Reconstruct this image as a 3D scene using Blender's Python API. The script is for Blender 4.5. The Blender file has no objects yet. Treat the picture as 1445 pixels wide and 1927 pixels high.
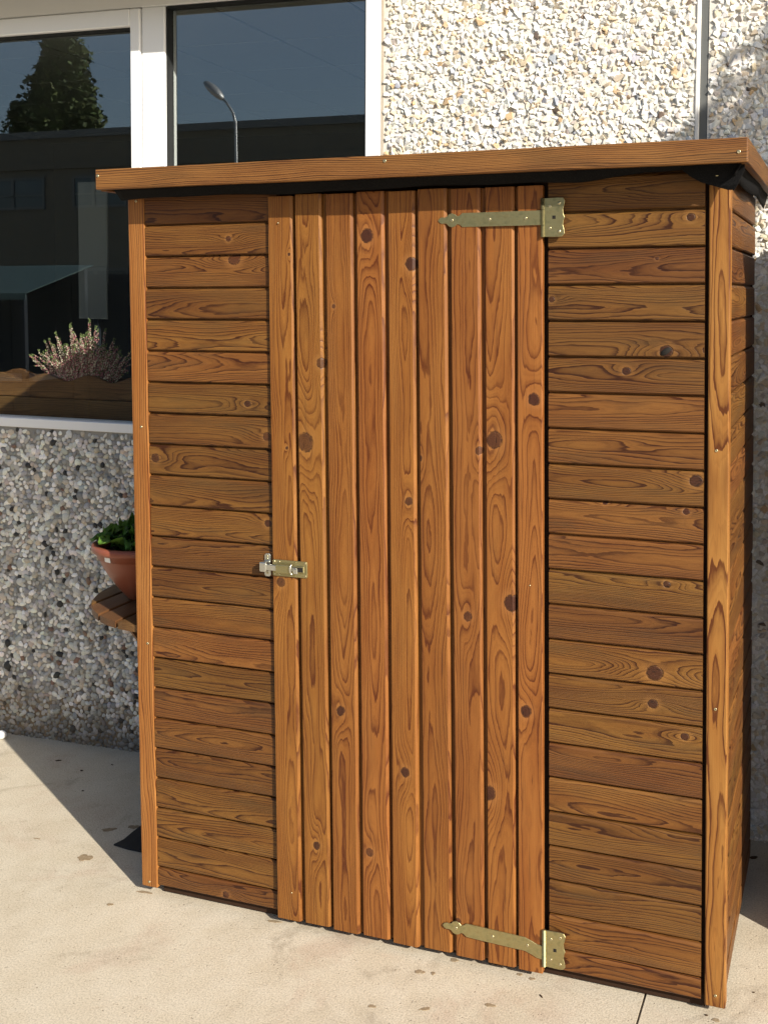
import bpy, bmesh, math, random
import numpy as np
from mathutils import Matrix, Vector, Euler
random.seed(7)
rng = np.random.default_rng(7)
SC = bpy.context.scene
COL = SC.collection

# ------------------------------------------------------------------ camera
F, CX, CY = 2000.0, 900.0, 655.74          # calibrated in photograph pixels (1445 wide)
YAW, PITCH, ROLL = 0.33791, 0.04968, 0.00481
CAM = np.array([1.80609, -2.42988, 1.67503])


def cam_axes():
    c, s = math.cos, math.sin
    base = np.array([[1, 0, 0], [0, 0, -1], [0, 1, 0]], float)
    rz = np.array([[c(YAW), -s(YAW), 0], [s(YAW), c(YAW), 0], [0, 0, 1]])
    rp = np.array([[1, 0, 0], [0, c(PITCH), -s(PITCH)], [0, s(PITCH), c(PITCH)]])
    rr = np.array([[c(ROLL), s(ROLL), 0], [-s(ROLL), c(ROLL), 0], [0, 0, 1]])
    return rr @ rp @ base @ rz.T


AX = cam_axes()


def hit(px, py, axis, value):
    """pixel of the photograph -> point on the plane axis = value"""
    d = AX.T @ np.array([(px - CX) / F, (py - CY) / F, 1.0])
    return CAM + d * (value - CAM[axis]) / d[axis]


cd = bpy.data.cameras.new('camera')
cam = bpy.data.objects.new('camera', cd)
COL.objects.link(cam)
m = Matrix.Identity(4)
for i in range(3):
    m[i][0], m[i][1], m[i][2], m[i][3] = AX[0][i], -AX[1][i], -AX[2][i], CAM[i]
cam.matrix_world = m
cd.sensor_fit = 'HORIZONTAL'
cd.sensor_width = 36
cd.lens = 36 * F / 1445
cd.shift_x = -(CX - 722.5) / 1445
cd.shift_y = -(963.5 - CY) / 1445
cd.clip_start = 0.05
cd.clip_end = 2000
SC.camera = cam

# ------------------------------------------------------------------ light
SUN_AZ = math.radians(58.7)                 # angle from the shed front's normal, towards +X
SUN_EL = math.radians(28.0)
TO_SUN = Vector((math.sin(SUN_AZ) * math.cos(SUN_EL), -math.cos(SUN_AZ) * math.cos(SUN_EL), math.sin(SUN_EL)))
w = bpy.data.worlds.new('World')
SC.world = w
w.use_nodes = True
nt = w.node_tree
bg = nt.nodes['Background']
sky = nt.nodes.new('ShaderNodeTexSky')
sky.sky_type = 'NISHITA'
sky.sun_disc = False
sky.sun_elevation = SUN_EL
sky.sun_rotation = math.atan2(TO_SUN.x, TO_SUN.y)
sky.dust_density = 1.5
nt.links.new(sky.outputs[0], bg.inputs[0])
bg.inputs[1].default_value = 0.086
sl = bpy.data.lights.new('sun', 'SUN')
sl.energy = 4.7
sl.angle = math.radians(0.5)
sl.color = (1.0, 0.93, 0.82)
so = bpy.data.objects.new('sun', sl)
COL.objects.link(so)
so.rotation_euler = TO_SUN.to_track_quat('Z', 'Y').to_euler()
so.location = (6, -4, 6)
SC.view_settings.view_transform = 'Standard'
SC.view_settings.look = 'None'
SC.view_settings.exposure = 0.72
SC.view_settings.gamma = 1.0
SC.cycles.max_bounces = 8
SC.cycles.transparent_max_bounces = 12


# ------------------------------------------------------------------ node helper
class NT:
    def __init__(s, name):
        s.mat = bpy.data.materials.new(name)
        s.mat.use_nodes = True
        s.t = s.mat.node_tree
        s.b = s.t.nodes['Principled BSDF']
        s.out = s.t.nodes['Material Output']

    def put(s, sock, v):
        if v is None:
            return
        if isinstance(v, bpy.types.NodeSocket):
            s.t.links.new(v, sock)
        else:
            if isinstance(v, (tuple, list)) and len(v) == 3 and sock.type == 'RGBA':
                v = (*v, 1)
            sock.default_value = v

    def n(s, typ, **kw):
        nd = s.t.nodes.new('ShaderNode' + typ)
        for k, v in kw.items():
            setattr(nd, k, v)
        return nd

    def m(s, op, a, b=None, c=None, clamp=False):
        nd = s.n('Math', operation=op, use_clamp=clamp)
        for i, v in enumerate((a, b, c)):
            s.put(nd.inputs[i], v)
        return nd.outputs[0]

    def vm(s, op, a, b=None, c=None):
        nd = s.n('VectorMath', operation=op)
        for i, v in enumerate((a, b, c)):
            s.put(nd.inputs[i], v)
        return nd.outputs['Value' if op in ('LENGTH', 'DOT_PRODUCT', 'DISTANCE') else 'Vector']

    def xyz(s, v):
        nd = s.n('SeparateXYZ')
        s.put(nd.inputs[0], v)
        return nd.outputs

    def vec(s, x, y, z):
        nd = s.n('CombineXYZ')
        for i, v in enumerate((x, y, z)):
            s.put(nd.inputs[i], v)
        return nd.outputs[0]

    def noise(s, v, scale, detail=3, rough=.55, dist=0.0):
        nd = s.n('TexNoise')
        s.put(nd.inputs['Vector'], v)
        s.put(nd.inputs['Scale'], scale)
        nd.inputs['Detail'].default_value = detail
        nd.inputs['Roughness'].default_value = rough
        nd.inputs['Distortion'].default_value = dist
        return nd.outputs[0]

    def vor(s, v, scale, feature='F1', rnd=1.0):
        nd = s.n('TexVoronoi', feature=feature)
        s.put(nd.inputs['Vector'], v)
        s.put(nd.inputs['Scale'], scale)
        nd.inputs['Randomness'].default_value = rnd
        return nd.outputs

    def mix(s, f, a, b, mode='MIX'):
        nd = s.n('Mix', data_type='RGBA', blend_type=mode)
        s.put(nd.inputs[0], f)
        s.put(nd.inputs[6], a)
        s.put(nd.inputs[7], b)
        return nd.outputs[2]

    def ramp(s, f, stops, interp='LINEAR'):
        nd = s.n('ValToRGB')
        cr = nd.color_ramp
        cr.interpolation = interp
        while len(cr.elements) < len(stops):
            cr.elements.new(0.5)
        for e, (p, c) in zip(cr.elements, stops):
            e.position = p
            if isinstance(c, (int, float)):
                c = (c, c, c)
            e.color = (*c, 1)
        s.put(nd.inputs[0], f)
        return nd.outputs[0]

    def smooth(s, v, a, b, lo=0.0, hi=1.0):
        nd = s.n('MapRange', interpolation_type='SMOOTHSTEP')
        for i, x in enumerate((v, a, b, lo, hi)):
            s.put(nd.inputs[i], x)
        return nd.outputs[0]

    def obj(s):
        return s.n('TexCoord').outputs['Object']

    def attr(s, name, typ='GEOMETRY'):
        nd = s.n('Attribute', attribute_type=typ, attribute_name=name)
        return nd

    def bump(s, h, strength=.5, dist=.001, prev=None):
        nd = s.n('Bump')
        nd.inputs['Strength'].default_value = strength
        nd.inputs['Distance'].default_value = dist
        s.put(nd.inputs['Height'], h)
        if prev is not None:
            s.put(nd.inputs['Normal'], prev)
        return nd.outputs[0]

    def done(s, col=None, rough=None, normal=None, spec=None, metal=None):
        s.put(s.b.inputs['Base Color'], col)
        s.put(s.b.inputs['Roughness'], rough)
        s.put(s.b.inputs['Normal'], normal)
        s.put(s.b.inputs['Specular IOR Level'], spec)
        s.put(s.b.inputs['Metallic'], metal)
        return s.mat


# ------------------------------------------------------------------ materials
def wood_mat(name, early, mid, late, spacing=.0058, weather=0.0, late_amt=1.0, bumpk=.5):
    """flat-sawn softwood: growth rings of a log cut by the board's face, with knots placed per board"""
    k = NT(name)
    p = k.obj()
    g = k.attr('grain', 'OBJECT').outputs['Vector']
    gx, gy, gz = k.xyz(g)                       # pith offset across, pith depth, seed
    off = k.vec(k.m('MULTIPLY', gz, 3.71), k.m('MULTIPLY', gz, 1.93), k.m('MULTIPLY', gz, 7.13))
    x, y, z = k.xyz(p)
    pw = k.vm('ADD', k.vm('MULTIPLY', p, (1.15, 7.0, 4.0)), off)
    n1 = k.m('SUBTRACT', k.noise(pw, 1.6, 1.5, .45), .5)
    n2 = k.m('SUBTRACT', k.noise(k.vm('ADD', k.vm('MULTIPLY', p, (5.0, 34, 20)), off), 1.5, 3, .5), .5)
    n3 = k.m('SUBTRACT', k.noise(k.vm('ADD', k.vm('MULTIPLY', p, (22, 150, 80)), off), 1.0, 2, .5), .5)
    yy = k.m('ADD', y, gx)
    zz = k.m('ADD', z, gy)
    r = k.m('SQRT', k.m('ADD', k.m('MULTIPLY', yy, yy), k.m('MULTIPLY', zz, zz)))
    r = k.m('ADD', r, k.m('MULTIPLY', n1, .055))
    r = k.m('ADD', r, k.m('MULTIPLY', n2, .0062))
    r = k.m('ADD', r, k.m('MULTIPLY', n3, .0011))
    core = halo = rim = qmin = None
    kwob = k.m('SUBTRACT', k.noise(k.vm('ADD', p, off), 95, 2, .5), .5)
    for i in range(3):
        kn = k.attr('knot_%d' % (i + 1), 'OBJECT').outputs['Vector']
        kx, ky, kr = k.xyz(kn)
        dx = k.m('SUBTRACT', x, kx)
        dy = k.m('SUBTRACT', y, ky)
        dx = k.m('ADD', dx, k.m('MULTIPLY', n2, k.m('MULTIPLY', kr, .5)))
        e = k.m('ADD', k.m('POWER', k.m('ABSOLUTE', k.m('MULTIPLY', dx, .30)), 2.0), k.m('MULTIPLY', dy, dy))
        e = k.m('DIVIDE', e, k.m('MULTIPLY', k.m('MULTIPLY', kr, kr), 2.9))
        infl = k.m('EXPONENT', k.m('MULTIPLY', e, -1.0))
        r = k.m('ADD', r, k.m('MULTIPLY', infl, k.m('MULTIPLY', kr, 1.5)))
        d = k.m('SQRT', k.m('ADD', k.m('POWER', k.m('ABSOLUTE', k.m('MULTIPLY', dx, .9)), 2.0), k.m('MULTIPLY', dy, dy)))
        d = k.m('ADD', d, k.m('MULTIPLY', kwob, k.m('MULTIPLY', kr, .34)))
        q = k.m('DIVIDE', d, kr)
        qmin = q if qmin is None else k.m('MINIMUM', qmin, q)
        c = k.smooth(q, .80, .98, 1.0, 0.0)
        h = k.smooth(q, .95, 2.3, 1.0, 0.0)
        rm = k.m('SUBTRACT', 1.0, k.m('ABSOLUTE', k.m('MULTIPLY', k.m('SUBTRACT', q, .95), 7.0)), clamp=True)
        core = c if core is None else k.m('MAXIMUM', core, c)
        halo = h if halo is None else k.m('MAXIMUM', halo, h)
        rim = rm if rim is None else k.m('MAXIMUM', rim, rm)
    nr = k.noise(k.vec(k.m('MULTIPLY', r, 60.0), gz, 0.0), 1.0, 2, .6)
    ring = k.m('ADD', k.m('DIVIDE', r, spacing), k.m('MULTIPLY', nr, 2.2))
    t = k.m('FRACT', ring)
    ringid = k.n('TexWhiteNoise', noise_dimensions='1D')
    k.put(ringid.inputs['W'], k.m('FLOOR', ring))
    lw = k.ramp(t, [(0.0, .04), (.38, .10), (.70, .42), (.88, 1.0), (.955, .92), (1.0, .06)])
    lw = k.m('MULTIPLY', lw, k.m('MULTIPLY_ADD', ringid.outputs['Value'], .55, .5))
    t2 = k.m('FRACT', k.m('MULTIPLY', ring, 2.63))
    lw = k.m('ADD', lw, k.m('MULTIPLY', k.smooth(t2, .45, .95), .13))
    # fade and blotch where the stain took unevenly
    blot = k.noise(k.vm('ADD', k.vm('MULTIPLY', p, (2.2, 13, 6)), off), 1.4, 3, .6)
    lw = k.m('MULTIPLY', lw, k.m('MULTIPLY_ADD', blot, .9, .45 * late_amt))
    fib = k.noise(k.vm('ADD', k.vm('MULTIPLY', p, (9, 620, 300)), off), 1.0, 2, .6)
    fib2 = k.noise(k.vm('ADD', k.vm('MULTIPLY', p, (30, 1500, 900)), off), 1.0, 1, .6)
    base = k.mix(k.smooth(blot, .3, .72), early, mid)
    base = k.mix(k.m('MULTIPLY', k.smooth(fib, .35, .75), .55), base, mid)
    col = k.mix(k.m('MULTIPLY', lw, 1.0, clamp=True), base, late)
    tone = k.attr('tone', 'OBJECT').outputs['Fac']
    if weather:
        ws = k.noise(k.vm('ADD', k.vm('MULTIPLY', p, (3.2, 16, 6)), k.vm('SCALE', off, None)), 1.3, 4, .62)
        wm = k.m('MULTIPLY', k.smooth(ws, .48, .74), weather)
        col = k.mix(wm, col, (.070, .036, .012))
        edge = k.smooth(k.m('ABSOLUTE', y), .026, .041)
        col = k.mix(k.m('MULTIPLY', edge, .22 * weather), col, (.07, .03, .010))
    # fine dark checks along the grain
    chk = k.noise(k.vm('ADD', k.vm('MULTIPLY', p, (3.5, 260, 90)), off), 1.0, 1, .5)
    col = k.mix(k.m('MULTIPLY', k.smooth(chk, .71, .76), .55), col, (.06, .022, .007))
    # knots
    kc = k.noise(k.vm('MULTIPLY', p, (260, 260, 60)), 1.0, 3, .6)
    kring = k.m('FRACT', k.m('MULTIPLY', qmin, 4.3))
    kcol = k.mix(kc, (.066, .021, .008), (.026, .008, .003))
    kcol = k.mix(k.m('MULTIPLY', k.smooth(kring, .45, .95), .55), kcol, (.045, .012, .006))
    kpale = k.smooth(k.noise(k.vm('ADD', k.vm('MULTIPLY', p, (6, 6, 1)), off), 1.0, 1, .5), .50, .62)
    kcol = k.mix(k.m('MULTIPLY', kpale, .40), kcol, k.mix(kring, (.200, .080, .022), (.10, .034, .010)))
    crack = k.noise(k.vm('ADD', k.vm('MULTIPLY', p, (55, 420, 60)), off), 1.0, 1, .5)
    kcol = k.mix(k.smooth(crack, .66, .70), kcol, (.012, .004, .002))
    col = k.mix(k.m('MULTIPLY', halo, .28), col, (.34, .150, .042))
    col = k.mix(core, col, kcol)
    rimn = k.smooth(k.noise(k.vm('ADD', p, off), 130, 1, .5), .36, .56)
    col = k.mix(k.m('MULTIPLY', rim, k.m('MULTIPLY_ADD', rimn, .7, .25)), col, (.022, .006, .003))
    hv = k.n('TexWhiteNoise', noise_dimensions='1D')
    k.put(hv.inputs['W'], gz)
    col = k.mix(1.0, col, k.vec(tone, k.m('MULTIPLY', tone, k.m('MULTIPLY_ADD', hv.outputs['Value'], .16, .93)), tone), 'MULTIPLY')
    hgt = k.m('ADD', k.m('MULTIPLY', lw, -.5), k.m('MULTIPLY', fib, .55))
    hgt = k.m('ADD', hgt, k.m('MULTIPLY', fib2, .3))
    hgt = k.m('SUBTRACT', hgt, k.m('MULTIPLY', rim, .8))
    nrm = k.bump(hgt, bumpk, .0010)
    rough = k.m('MULTIPLY_ADD', lw, -.10, .56)
    return k.done(col, rough, nrm, .32)


M = {}
M['door'] = wood_mat('stained_pine_door', (.268, .108, .0215), (.208, .073, .0125), (.080, .0190, .0034), .0050, 0.14, 1.20, .6)
M['panel'] = wood_mat('stained_pine_panel', (.190, .083, .0175), (.132, .048, .0092), (.036, .0092, .0020), .0037, .50, 1.65, .9)
M['post'] = wood_mat('stained_pine_post', (.315, .140, .035), (.250, .095, .0195), (.085, .022, .0045), .0062, 0.05, 1.6, .55)
M['fascia'] = wood_mat('stained_pine_fascia', (.255, .110, .030), (.175, .066, .0165), (.036, .0105, .0028), .0050, .35, 2.0, .9)
M['dark_wood'] = wood_mat('old_dark_wood', (.165, .085, .032), (.12, .055, .02), (.05, .02, .007), .0055, .6, 1.0, .6)


def simple(name, col, rough=.6, metal=0.0, spec=.4, nscale=0, namt=.0, nbump=0.0):
    k = NT(name)
    c = col
    nrm = None
    if nscale:
        nz = k.noise(k.obj(), nscale, 4, .6)
        c = k.mix(nz, tuple(v * (1 - namt) for v in col), tuple(min(1, v * (1 + namt)) for v in col))
        if nbump:
            nrm = k.bump(nz, nbump, .002)
    return k.done(c, rough, nrm, spec, metal)


def zinc():
    k = NT('yellow_zinc')
    p = k.obj()
    n = k.noise(p, 60, 4, .6)
    n2 = k.noise(k.vm('MULTIPLY', p, (40, 400, 400)), 1.0, 2)
    c = k.ramp(n, [(.3, (.34, .31, .15)), (.5, (.46, .40, .20)), (.7, (.40, .33, .15))])
    c = k.mix(k.m('MULTIPLY', n2, .3), c, (.24, .25, .15))
    return k.done(c, k.m('MULTIPLY_ADD', n2, .25, .30), k.bump(n2, .12, .0004), .5, .92)


M['zinc'] = zinc()
M['steel'] = simple('bright_zinc', (.62, .62, .56), .28, .95, .5, 90, .15)
M['screw'] = simple('screw_head', (.60, .53, .33), .30, .9, .5)
M['hole'] = simple('hole_shade', (.012, .010, .008), .9)  # flat dark colour painted in for the shade inside holes and sockets
M['unlit_wood'] = simple('unlit_frame_wood', (.030, .014, .007), .8, 0, .2, 40, .3)  # wood colour darkened to stand for the shade inside the shed
M['terracotta'] = simple('terracotta_plastic', (.235, .068, .036), .42, 0, .4, 25, .10, .03)
M['soil'] = simple('potting_soil', (.018, .012, .008), .95, 0, .2, 120, .5, .8)
M['sticker'] = simple('white_paper', (.78, .78, .77), .6)
M['pvc'] = simple('white_pvc', (.80, .81, .81), .32, 0, .5, 14, .015)
M['gasket'] = simple('black_rubber', (.012, .013, .013), .6)
M['sealant'] = simple('beige_sealant', (.50, .43, .34), .7, 0, .3, 60, .2)
M['joint'] = simple('grey_joint_sealant', (.125, .130, .125), .65, 0, .3, 30, .12)
M['room'] = simple('room_wall', (.14, .145, .14), .8, 0, .2, 6, .1)
M['room_dark'] = simple('room_floor', (.05, .05, .05), .6, 0, .3)
M['ceiling'] = simple('ceiling_tile', (.42, .42, .40), .9, 0, .2, 40, .06)
M['banner'] = simple('white_board', (.20, .215, .21), .7)
M['tar'] = simple('bitumen_scrap', (.017, .017, .018), .8, 0, .35, 45, .4, .6)
M['leaf_litter'] = simple('dead_leaf', (.055, .030, .014), .8, 0, .2, 80, .4, .5)
M['awning'] = simple('olive_awning', (.20, .175, .115), .75, 0, .2, 30, .1)
M['galv'] = simple('galvanised_pole', (.42, .43, .43), .45, .6, .4, 8, .1)


def felt():
    k = NT('roofing_felt')
    p = k.obj()
    v = k.vor(p, 520)['Distance']
    n = k.noise(p, 900, 2)
    c = k.ramp(n, [(.45, (.0045, .0045, .005)), (.64, (.010, .010, .0105)), (.76, (.045, .045, .045))])
    return k.done(c, .85, k.bump(k.m('ADD', v, n), .7, .001), .12)


M['felt'] = felt()


def stain_mat():
    k = NT('mud_stain')
    n = k.noise(k.obj(), 90, 4, .7)
    c = k.ramp(n, [(.3, (.20, .145, .085)), (.6, (.29, .22, .14)), (.8, (.36, .29, .20))])
    return k.done(c, .9, k.bump(n, .6, .002), .2)


M['stain'] = stain_mat()


def concrete():
    k = NT('concrete')
    p = k.n('NewGeometry').outputs['Position']
    big = k.noise(p, 1.1, 4, .6)
    mid = k.noise(p, 7, 5, .65)
    fine = k.noise(p, 210, 4, .7)
    c = k.ramp(big, [(.32, (.44, .378, .282)), (.55, (.515, .447, .338)), (.75, (.545, .482, .375))])
    c = k.mix(k.smooth(mid, .35, .7), c, (.56, .498, .392))
    pk = k.noise(p, 2.7, 4, .7, .6)
    c = k.mix(k.m('MULTIPLY', k.smooth(pk, .54, .70), .45), c, (.44, .33, .245))
    c = k.mix(1.0, c, k.ramp(fine, [(.30, .62), (.5, .98), (.72, 1.20)]), 'MULTIPLY')
    sp = k.vor(p, 75)
    spm = k.m('MULTIPLY', k.smooth(sp['Distance'], .10, .20, 1.0, 0.0), k.smooth(k.noise(p, 20, 2), .50, .62))
    c = k.mix(k.m('MULTIPLY', spm, .50), c, (.16, .12, .08))
    wsp = k.vor(k.vm('ADD', p, (3.1, 1.7, 0)), 60)
    wm = k.m('MULTIPLY', k.smooth(wsp['Distance'], .08, .20, 1.0, 0.0), k.smooth(k.noise(p, 27, 2), .55, .66))
    c = k.mix(k.m('MULTIPLY', wm, .45), c, (.60, .56, .48))
    # scuffed dirt in loose patches
    d = k.noise(p, 3.4, 6, .72, 1.2)
    c = k.mix(k.m('MULTIPLY', k.smooth(d, .55, .72), .45), c, (.235, .19, .135))
    drip = k.noise(p, 16, 5, .7, .8)
    c = k.mix(k.m('MULTIPLY', k.smooth(drip, .66, .70), .30), c, (.25, .19, .12))
    h = k.m('ADD', k.m('MULTIPLY', fine, .8), k.m('MULTIPLY', mid, 1.2))
    h = k.m('SUBTRACT', h, k.m('MULTIPLY', spm, .9))
    return k.done(c, .82, k.bump(h, .55, .0022), .28)


M['concrete'] = concrete()


def mortar(name, a, b, dirt):
    k = NT(name)
    p = k.obj()
    n = k.noise(p, 90, 4, .7)
    c = k.mix(n, a, b)
    x, y, z = k.xyz(p)
    if dirt:
        dz = k.m('ADD', z, k.m('MULTIPLY', k.m('SUBTRACT', k.noise(p, 5, 4, .6), .5), .35))
        c = k.mix(k.smooth(dz, .26, .06), c, (.20, .155, .105))
    return k.done(c, .9, k.bump(n, .8, .003), .2)


M['mortar_grey'] = mortar('grey_mortar', (.23, .222, .20), (.32, .31, .285), True)
M['mortar_cream'] = mortar('cream_mortar', (.62, .585, .52), (.74, .70, .63), False)
M['smooth_render'] = simple('smooth_render', (.74, .725, .69), .8, 0, .2, 50, .06, .3)


def stone_mat(name, dirt):
    k = NT(name)
    a = k.attr('tint')
    p = k.obj()
    n = k.noise(p, 240, 3, .6)
    c = k.mix(1.0, a.outputs['Color'], k.ramp(n, [(.25, .78), (.6, 1.0), (.8, 1.08)]), 'MULTIPLY')
    if dirt:
        x, y, z = k.xyz(p)
        dz = k.m('ADD', z, k.m('MULTIPLY', k.m('SUBTRACT', k.noise(p, 4, 4, .65), .5), .42))
        c = k.mix(k.m('MULTIPLY', k.smooth(dz, .24, .0), .78), c, (.085, .072, .055))
    return k.done(c, .58, k.bump(n, .25, .0012), .35)


M['pebble'] = stone_mat('river_pebble', True)
M['chip'] = stone_mat('marble_chip', False)


def glass():
    k = NT('window_glass')
    t = k.t
    t.nodes.remove(k.b)
    tr = k.n('BsdfTransparent')
    tr.inputs[0].default_value = (.93, .95, .94, 1)
    gl = k.n('BsdfGlossy')
    gl.inputs['Roughness'].default_value = 0.0
    gl.inputs['Color'].default_value = (.92, .96, 1, 1)
    ge = k.n('NewGeometry')
    cs = k.m('ABSOLUTE', k.vm('DOT_PRODUCT', ge.outputs['Incoming'], ge.outputs['Normal']))
    f = k.m('MULTIPLY_ADD', k.m('POWER', k.m('SUBTRACT', 1.0, cs), 5.0), .80, .125, clamp=True)
    mx = k.n('MixShader')
    k.put(mx.inputs[0], f)
    t.links.new(tr.outputs[0], mx.inputs[1])
    t.links.new(gl.outputs[0], mx.inputs[2])
    t.links.new(mx.outputs[0], k.out.inputs[0])
    return k.mat


M['glass'] = glass()


def tint_mat(name, rough=.7, transl=0.0):
    k = NT(name)
    a = k.attr('tint')
    if transl:
        k.b.inputs['Subsurface Weight'].default_value = 0.0
    return k.done(a.outputs['Color'], rough, None, .3)


M['floret'] = tint_mat('heather_floret', .8)
M['lettuce'] = tint_mat('crinkled_leaf', .55)
M['foliage'] = tint_mat('tree_foliage', .7)
M['bark'] = simple('bark', (.075, .055, .038), .9, 0, .2, 20, .4, .8)
M['far_wall'] = simple('far_render', (.155, .145, .115), .9, 0, .2, 1.2, .12)
M['far_frame'] = simple('far_window_frame', (.13, .14, .14), .6)
M['far_glass'] = simple('far_window_glass', (.035, .055, .070), .08, 0, .6)
M['navy'] = simple('navy_panel', (.022, .027, .036), .7, 0, .2, 8, .2)
M['canopy'] = simple('canopy_cloth', (.085, .135, .135), .8, 0, .2, 5, .25)


# ------------------------------------------------------------------ mesh helpers
def new_obj(name, mesh, mat=None, parent=None, label=None, cat=None, group=None, kind=None):
    o = bpy.data.objects.new(name, mesh)
    COL.objects.link(o)
    if mat is not None and mesh is not None and not mesh.materials:
        mesh.materials.append(M[mat] if isinstance(mat, str) else mat)
    if parent is not None:
        o.parent = parent
    if label:
        o['label'] = label
    if cat:
        o['category'] = cat
    if group:
        o['group'] = group
    if kind:
        o['kind'] = kind
    return o


def thing(name, label, cat, loc=(0, 0, 0), rot=(0, 0, 0), group=None):
    o = new_obj(name, None, None, None, label, cat, group)
    o.location = loc
    o.rotation_euler = rot
    return o


def pyd(name, v, f, smooth=False):
    me = bpy.data.meshes.new(name)
    me.from_pydata([tuple(p) for p in v], [], f)
    me.update()
    if smooth:
        me.polygons.foreach_set('use_smooth', [True] * len(me.polygons))
    return me


def from_bm(name, bm, smooth=False):
    bmesh.ops.recalc_face_normals(bm, faces=bm.faces)
    me = bpy.data.meshes.new(name)
    bm.to_mesh(me)
    bm.free()
    if smooth:
        me.polygons.foreach_set('use_smooth', [True] * len(me.polygons))
    return me


def bm_box(bm, x0, x1, y0, y1, z0, z1, bev=0.0, seg=1):
    r = bmesh.ops.create_cube(bm, size=1)
    vs = r['verts']
    for v in vs:
        v.co = ((x0 + x1) / 2 + v.co.x * (x1 - x0), (y0 + y1) / 2 + v.co.y * (y1 - y0), (z0 + z1) / 2 + v.co.z * (z1 - z0))
    if bev:
        es = list({e for v in vs for e in v.link_edges})
        bmesh.ops.bevel(bm, geom=es, offset=bev, segments=seg, affect='EDGES', profile=.5)


def box(name, x0, x1, y0, y1, z0, z1, bev=0.0, seg=1):
    bm = bmesh.new()
    bm_box(bm, x0, x1, y0, y1, z0, z1, bev, seg)
    return from_bm(name, bm)


def extrude_profile(name, prof, L, segs=1, wob=0.0):
    """cross-section (y, z) run along x from -L/2 to L/2"""
    n = len(prof)
    v, f = [], []
    for i in range(segs + 1):
        x = -L / 2 + L * i / segs
        for (y, z) in prof:
            v.append((x, y + (rng.normal() * wob if wob else 0), z))
    for i in range(segs):
        for j in range(n):
            a, b = i * n + j, i * n + (j + 1) % n
            f.append((a, b, b + n, a + n))
    f.append(tuple(range(n - 1, -1, -1)))
    f.append(tuple(range(segs * n, segs * n + n)))
    bm = bmesh.new()
    me = pyd(name, v, f)
    bm.from_mesh(me)
    bpy.data.meshes.remove(me)
    return from_bm(name, bm)


def prism(name, pts, z0, z1, bev=0.0):
    """outline (x, y) raised from z0 to z1"""
    bm = bmesh.new()
    vs = [bm.verts.new((x, y, z0)) for x, y in pts]
    fc = bm.faces.new(vs)
    r = bmesh.ops.extrude_face_region(bm, geom=[fc])
    for e in r['geom']:
        if isinstance(e, bmesh.types.BMVert):
            e.co.z = z1
    if bev:
        top = [e for e in bm.edges if all(abs(v.co.z - z1) < 1e-7 for v in e.verts)]
        bmesh.ops.bevel(bm, geom=top, offset=bev, segments=1, affect='EDGES')
    return from_bm(name, bm)


def lathe(name, prof, n=32, smooth=True):
    v, f = [], []
    for (r, z) in prof:
        for i in range(n):
            a = 2 * math.pi * i / n
            v.append((r * math.cos(a), r * math.sin(a), z))
    for k in range(len(prof) - 1):
        for i in range(n):
            j = (i + 1) % n
            f.append((k * n + i, k * n + j, (k + 1) * n + j, (k + 1) * n + i))
    return pyd(name, v, f, smooth)


def tube(name, pts, r, n=10, smooth=True):
    pts = [Vector(p) for p in pts]
    rs = r if isinstance(r, (list, tuple)) else [r] * len(pts)
    v, f = [], []
    up = Vector((0.3, .2, 1)).normalized()
    for i, p in enumerate(pts):
        t = (pts[min(i + 1, len(pts) - 1)] - pts[max(i - 1, 0)]).normalized()
        a = t.cross(up)
        if a.length < .05:
            a = t.cross(Vector((1, 0, 0)))
        a.normalize()
        b = t.cross(a)
        for j in range(n):
            q = 2 * math.pi * j / n
            v.append(p + (a * math.cos(q) + b * math.sin(q)) * rs[i])
    for i in range(len(pts) - 1):
        for j in range(n):
            k = (j + 1) % n
            f.append((i * n + j, i * n + k, (i + 1) * n + k, (i + 1) * n + j))
    f.append(tuple(range(n)))
    f.append(tuple(range((len(pts) - 1) * n, len(pts) * n)))
    return pyd(name, v, f, smooth)


FRONT = Matrix(((1, 0, 0), (0, 0, -1), (0, 1, 0))).to_4x4()       # local x->X, y->Z, z->-Y
UPRIGHT = Matrix(((0, -1, 0), (0, 0, -1), (1, 0, 0))).to_4x4()    # local x->Z, y->-X, z->-Y
RSIDE = Matrix(((0, 0, 1), (1, 0, 0), (0, 1, 0))).to_4x4()        # local x->Y, y->Z, z->X
LSIDE = Matrix(((0, 0, -1), (-1, 0, 0), (0, 1, 0))).to_4x4()      # local x->-Y, y->Z, z->-X


def place(o, loc, rot=None, jig=0.0):
    mt = Matrix.Translation(Vector(loc))
    if rot is not None:
        mt = mt @ rot
    if jig:
        mt = mt @ Euler((random.gauss(0, jig), random.gauss(0, jig * .15), random.gauss(0, jig * .12))).to_matrix().to_4x4()
    o.matrix_basis = mt
    return o


FAR = (50.0, 50.0, .001)


def grain(o, oy=None, oz=None, knots=(), tone=None):
    o['grain'] = (random.uniform(-.03, .03) if oy is None else oy,
                  random.uniform(.018, .05) if oz is None else oz, random.uniform(0, 40))
    for i in range(3):
        o['knot_%d' % (i + 1)] = tuple(knots[i]) if i < len(knots) else FAR
    o['tone'] = random.uniform(.82, 1.16) if tone is None else tone
    return o


# screw head: a countersunk disc with a dark socket
def screw_mesh():
    prof = [(.0, .0006), (.0009, .0006), (.0011, .0012), (.0030, .0013), (.0036, .0006), (.0037, -.002)]
    me = lathe('screw', prof, 12)
    me.materials.append(M['screw'])
    me.materials.append(M['hole'])
    for i, p in enumerate(me.polygons):
        p.material_index = 1 if i < 24 else 0
    return me


SCREW = screw_mesh()
DOT = lathe('nail_hole', [(0, .0004), (.0011, .0004), (.0013, -.001)], 8)


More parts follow.
